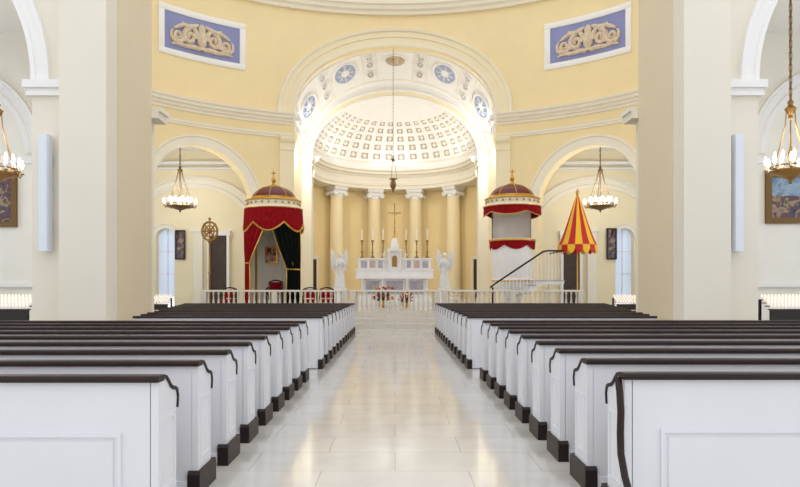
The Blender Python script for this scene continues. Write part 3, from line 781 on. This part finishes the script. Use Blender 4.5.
m=MB(); m.tube([(X0-.05,Y0,.0),(X0-.05,Y0,1.0)],.035,8)
m.tube([(X0-.15,Y0,.98),(X0,Y0,1.1),(X0+RUN*3.5,Y0,1.1+RI*3.5),(xe,Y0,1.1+zt),(xe+.15,Y0,1.13+zt),(xe+.75,Y0,1.13+zt),(xe+.78,Y0+.3,1.13+zt),(xe+.78,.2,1.13+zt)],.034,8)
part(P,'handrail',m.mesh('hr2',MAH),'dark wooden handrail')
m=MB(); m.lathe([(.02,0),(.02,.1),(.011,.2),(.022,.4),(.01,.75),(.014,1.08)],8); BL2=m.mesh('bl2',MARB)
for i in range(2*NS+6):
    if i<2*NS: x=X0+RUN*(i/2+.25); z=RI*(i//2+1)
    else: x=xe+.08+.13*(i-2*NS); z=zt
    part(P,'baluster',BL2,'slim white baluster',loc=(x,Y0+.01,z))
# ---------------------------------------------------------------- ceremonial umbrella
P=thing('ceremonial_umbrella','half-open red and yellow striped silk umbrella on a tall stand','umbrella',(7.55,26.9,.5))
m=MB(); NG=16; dz=-.22; prof=[(.04,5.0+dz),(.14,4.75+dz),(.3,4.25+dz),(.48,3.7+dz),(.66,3.2+dz),(.78,2.95+dz)]
for k in range(NG):
    for j in range(len(prof)-1):
        vs=[]
        for (r,z) in (prof[j],prof[j+1]):
            for q in (0,.5,1):
                a=2*PI*(k+q)/NG; rr=r*(1-.06*math.sin(q*PI)); vs.append((rr*math.cos(a),rr*math.sin(a),z))
        m.add(vs,[(0,1,4,3),(1,2,5,4)],k%2)
    a=[2*PI*(k+q)/NG for q in (0,.25,.5,.75,1)]
    vs=[(.78*math.cos(x),.78*math.sin(x),2.95+dz) for x in a]+[(.79*math.cos(x),.79*math.sin(x),2.95+dz-d) for x,d in zip(a,(.18,.32,.36,.32,.18))]
    m.add(vs,[(i,i+1,6+i,5+i) for i in range(4)],(k+1)%2)
REDS=mat('red_silk',(196,26,34),0.6)
part(P,'canopy',m.mesh('uc',[REDS,YELC],recalc=False,smooth=False))
m=MB(); m.lathe([(.3,0),(.28,.06),(.06,.12),(.03,.2),(.03,5.0+dz),(.06,5.05+dz),(.07,5.15+dz),(.02,5.25+dz),(.0001,5.3+dz)],12); part(P,'pole',m.mesh('up',GOLD))
P=thing('processional_staff','tall gilt processional staff with round openwork head','staff',(-7.3,25.6,.5))
m=MB(); m.lathe([(.25,0),(.22,.06),(.07,.14),(.045,.25),(.045,1.5),(.07,1.55),(.045,1.6),(.04,2.7),(.09,2.8),(.05,2.9)],12); part(P,'pole',m.mesh('lp',BRAS))
m=MB()
m.tube([(.3*math.cos(2*PI*i/28),0,3.2+.36*math.sin(2*PI*i/28)) for i in range(28)],.045,6,closed=True)
m.tube([(.18*math.cos(2*PI*i/20),0,3.2+.22*math.sin(2*PI*i/20)) for i in range(20)],.03,6,closed=True)
for k in range(8):
    a=2*PI*k/8; m.tube([(.05*math.cos(a),0,3.2+.05*math.sin(a)),(.34*math.cos(a),0,3.2+.42*math.sin(a))],[.035,.03],6)
m.sphere((0,0,3.2),.1,10); m.sphere((0,0,3.68),.06,8)
part(P,'head',m.mesh('lh',BRAS))

# ---------------------------------------------------------------- chandeliers
def chandelier_meshes(r,h,chain,nb,bs,mt):
    b=MB()
    b.tube([(r*math.cos(2*PI*i/36),r*math.sin(2*PI*i/36),0) for i in range(36)],.035,8,closed=True)
    b.tube([(r*math.cos(2*PI*i/36),r*math.sin(2*PI*i/36),.12) for i in range(36)],.02,6,closed=True)
    b.lathe([(.0001,-.3),(.05,-.27),(.04,-.2),(r*.5,-.11),(r*.8,-.04),(r*.85,0)],20)
    for k in range(nb):
        a=2*PI*k/nb
        b.tube([(r*.98*math.cos(a),r*.98*math.sin(a),0),(r*1.12*math.cos(a),r*1.12*math.sin(a),-.06),(r*1.22*math.cos(a),r*1.22*math.sin(a),.04)],.016,5)
        b.lathe([(.05,.03),(.05,.05),(.02,.06)],8,(r*1.22*math.cos(a),r*1.22*math.sin(a),0))
        b.lathe([(.05,.13),(.05,.15),(.02,.16)],8,(r*.8*math.cos(a+.2),r*.8*math.sin(a+.2),0))
    b.lathe([(.0001,h-.22),(.05,h-.16),(.04,h-.08),(.1,h),(.13,h+.07),(.05,h+.14),(.07,h+.22),(.03,h+.28)],14)
    b.lathe([(.025,-.2),(.035,.2),(.08,.35),(.04,.5),(.02,.6),(.015,h-.2)],10)
    for k in range(6):
        a=2*PI*k/6
        b.tube([(r*math.cos(a),r*math.sin(a),.05),(r*.6*math.cos(a),r*.6*math.sin(a),h*.42),(r*.28*math.cos(a),r*.28*math.sin(a),h*.8),(.1*math.cos(a),.1*math.sin(a),h)],.012,5)
    c=MB()
    n=int(chain/.14)
    for i in range(n):
        z=h+.24+i*.14; e=z+.17
        if i%2: c.tube([(-.03,0,z),(-.03,0,e),(.03,0,e),(.03,0,z)],.01,4,closed=True)
        else: c.tube([(0,-.03,z),(0,-.03,e),(0,.03,e),(0,.03,z)],.01,4,closed=True)
    c.tube([(0,0,h+.24),(0,0,h+.24+chain)],.01,5)
    u=MB(); u.lathe([(.022,.05),(.022,.17)],8,mi=0); u.lathe([(.02,.17),(.055*bs,.22),(.055*bs,.28),(.03*bs,.34),(.0001,.38)],8,mi=1)
    return b.mesh('chb',mt),c.mesh('chc',mt),u.mesh('chu',[WAX,BULB])
def chandelier(loc,r,h,nb,zc,lab,energy,bs,mt):
    P=thing('chandelier',lab,'chandelier',loc,group='hanging chandeliers')
    b,c,u=chandelier_meshes(r,h,zc-loc[2]-h-.24,nb,bs,mt)
    part(P,'frame',b); part(P,'chain',c)
    for k in range(nb):
        a=2*PI*k/nb; part(P,'bulb',u,'glowing candle bulb',(r*1.22*math.cos(a),r*1.22*math.sin(a),0))
        part(P,'bulb',u,'glowing candle bulb',(r*.8*math.cos(a+.2),r*.8*math.sin(a+.2),.1))
    L=bpy.data.lights.new('chandelier_light','POINT'); L.energy=energy; L.color=(1,.95,.88); L.shadow_soft_size=.4
    o=bpy.data.objects.new('chandelier_light',L); COL.objects.link(o); o.location=(loc[0],loc[1],loc[2]+.9)
chandelier((-10.68,32.3,5.5),.64,1.75,10,8.95,'dark brass ring chandelier with glowing candle bulbs in the ambulatory',120,1.2,BRNZ)
chandelier((10.2,32.3,5.5),.64,1.75,10,8.95,'dark brass ring chandelier with glowing candle bulbs in the ambulatory',120,1.2,BRNZ)
chandelier((-9.3,15.2,4.15),.42,1.4,9,8.95,'brass ring chandelier with glowing candle bulbs in the side aisle',80,.65,BRAS)
chandelier((9.25,15.2,4.2),.42,1.4,9,8.95,'brass ring chandelier with glowing candle bulbs in the side aisle',80,.65,BRAS)
P=thing('sanctuary_lamp','hanging bronze sanctuary lamp on long chains before the altar','hanging lamp',(-.1,34.5,6.8))
m=MB(); m.lathe([(.0001,-.3),(.03,-.26),(.04,-.18),(.12,-.05),(.17,.1),(.14,.28),(.1,.38),(.12,.43)],18)
m.tube([(.2*math.cos(2*PI*i/20),.2*math.sin(2*PI*i/20),.43) for i in range(20)],.022,6,closed=True)
for k in range(3):
    a=2*PI*k/3; m.tube([(.19*math.cos(a),.19*math.sin(a),.43),(.07*math.cos(a),.07*math.sin(a),1.4)],.01,5)
m.lathe([(.0001,1.35),(.1,1.4),(.08,1.5),(.03,1.56),(.04,1.64),(.015,1.7)],12)
part(P,'lamp_body',m.mesh('sl',BRNZ))
m=MB(); m.tube([(0,0,1.68),(0,0,7.4)],.012,6)
for i in range(30): m.sphere((0,0,1.8+i*.185),.022,6)
part(P,'chain',m.mesh('slc',BRNZ))

# ---------------------------------------------------------------- speakers, paintings, votive stands
for s,x in ((-1,-6.38),(1,6.24)):
    P=thing('column_speaker','slim pale column loudspeaker mounted on the pier','speaker',(x,11.86,2.15),group='column loudspeakers')
    m=MB(); m.prism([(-.09,-.06),(-.07,-.1),(.07,-.1),(.09,-.06),(.09,.08),(-.09,.08)],'z',0,2.12); part(P,'housing',m.mesh('sp',SPK,False))
    m=MB(); m.box(-.06,.06,.08,.14,.4,.5); part(P,'bracket',m.mesh('sb',IRON,False))
    m=MB(); m.box(-.06,.06,.08,.14,1.6,1.7); part(P,'bracket',m.mesh('sb',IRON,False))
def painting(loc,w,h,lab,fm=GOLD,cm=PAINT,sky=False):
    P=thing('framed_painting',lab,'painting',loc)
    m=MB(); t=.09*min(w,h)+.03
    for (a,b,c,d) in ((-w/2,w/2,h-t,h),(-w/2,w/2,0,t),(-w/2,-w/2+t,t,h-t),(w/2-t,w/2,t,h-t)): m.box(a,b,-.09,0,c,d)
    part(P,'frame',m.mesh('fr',fm,False))
    m=MB(); 
    if sky:
        m.box(-w/2+t,w/2-t,-.05,-.01,t,t+(h-2*t)*.55); m.box(-w/2+t,w/2-t,-.05,-.01,t+(h-2*t)*.55,h-t,1)
    else: m.box(-w/2+t,w/2-t,-.05,-.01,t,h-t)
    part(P,'canvas',m.mesh('cv',[cm,SKYP],False))
painting((-11.7,18.99,3.25),1.35,1.6,'large dark oil painting in a gilt frame on the aisle wall',BRNZ)
painting((11.65,18.99,3.35),1.7,1.5,'large oil painting of figures under blue sky in a dark frame',BRNZ,PAINT,True)
painting((-11.7,35.45,3.0),.55,1.6,'small dark framed picture on the ambulatory wall',IRON)
painting((-14.3,35.45,3.0),.7,1.7,'small dark framed picture on the ambulatory wall',IRON)
painting((11.8,35.45,3.0),.55,1.7,'small dark framed picture on the ambulatory wall',IRON)
vc=MB(); vc.lathe([(.026,0),(.034,.02),(.036,.085),(.032,.095)],8,mi=0); vc.lathe([(.008,.095),(.012,.105),(.0001,.12)],6,mi=1)
VC=vc.mesh('vc',[CUP,FLAME])
def votive(loc,w,lab,sp,nr,zb=.9):
    P=thing('votive_stand',lab,'candle stand',loc,0,'votive candle stands')
    m=MB(); zb2=zb-.02
    for i in range(nr): m.box(-w/2,w/2,-.3+.13*i,-.17+.13*i,zb2+.07*i,zb+.07*i)
    m.box(-w/2,w/2,-.3,-.28,.7,zb2)
    for x in (-w/2+.03,w/2-.03):
        m.box(x-.025,x+.025,-.28,-.23,0,zb); m.box(x-.025,x+.025,-.3+.13*nr-.05,-.3+.13*nr,0,zb2+.07*(nr-1))
        m.box(x-.02,x+.02,-.28,-.3+.13*nr,.68,.72)
    m.box(-w/2,w/2,-.27,-.3+.13*nr,.14,.17)
    part(P,'frame',m.mesh('vs',IRON,False))
    n=int(w/sp)
    for i in range(nr):
        for k in range(n):
            p=(loc[0]-w/2+.05+(w-.10)*k/(n-1),loc[1]-.235+.13*i,zb+.07*i)
            tag(obj('votive_candle',VC,p),'small white glass votive candle burning on an iron stand','candle','votive candles')
votive((-9.0,15.0,.0),1.4,'black iron stand with dense tiers of glass votive candles',.082,4,1.0)
votive((9.2,15.0,.0),1.4,'black iron stand with dense tiers of glass votive candles',.082,4,1.0)
votive((-8.4,23.0,.0),.9,'black iron stand with tiers of glass votive candles by the rail',.1,4)
votive((8.2,23.0,.0),.9,'black iron stand with tiers of glass votive candles by the rail',.1,4)

# ---------------------------------------------------------------- lights
def point(loc,e,col=(1,.97,.93),r=.3):
    L=bpy.data.lights.new('bay_fill_light','POINT'); L.energy=e; L.color=col; L.shadow_soft_size=r
    o=bpy.data.objects.new('bay_fill_light',L); COL.objects.link(o); o.location=loc
def area_lamp(loc,target,sx,sy,e,col=(1,.98,.95)):
    L=bpy.data.lights.new('cove_and_fill','AREA'); L.shape='RECTANGLE'; L.size=sx; L.size_y=sy; L.energy=e; L.color=col
    o=bpy.data.objects.new('cove_and_fill',L); COL.objects.link(o); o.location=loc
    o.rotation_euler=(Vector(target)-Vector(loc)).to_track_quat('-Z','Y').to_euler()
for s in (-1,1):
    area_lamp((s*4.7,35.3,9.4),(s*-1.5,35.3,14.0),.3,1.4,58)
    area_lamp((s*3.6,38.6,9.02),(s*.5,38.6,12.4),1.2,.3,20)
    point((s*13,22,6),230,(.86,.93,1),.5)  # fill light added to brighten the outer bays, no fixture there
    area_lamp((s*4.9,34.4,9.0),(s*-1.5,42,3.5),.5,.5,105,(1,.96,.88))  # added fill aimed down into the apse to warm its wall
area_lamp((0,41.4,9.02),(0,39.5,12.5),2.5,.3,18)
W=bpy.data.worlds.new('w'); S.world=W; W.use_nodes=True
bg=W.node_tree.nodes['Background']; bg.inputs[0].default_value=(.955,.97,1.0,1); bg.inputs[1].default_value=1.25

# ---------------------------------------------------------------- camera
cam=bpy.data.cameras.new('cam'); co=bpy.data.objects.new('cam',cam); COL.objects.link(co)
co.location=(0,0,1.5); co.rotation_euler=(PI/2,0,0)
cam.sensor_fit='HORIZONTAL'; cam.sensor_width=36; cam.lens=650/800*36
cam.shift_x=5/800; cam.shift_y=(287-243.5)/800
cam.clip_end=200
S.camera=co
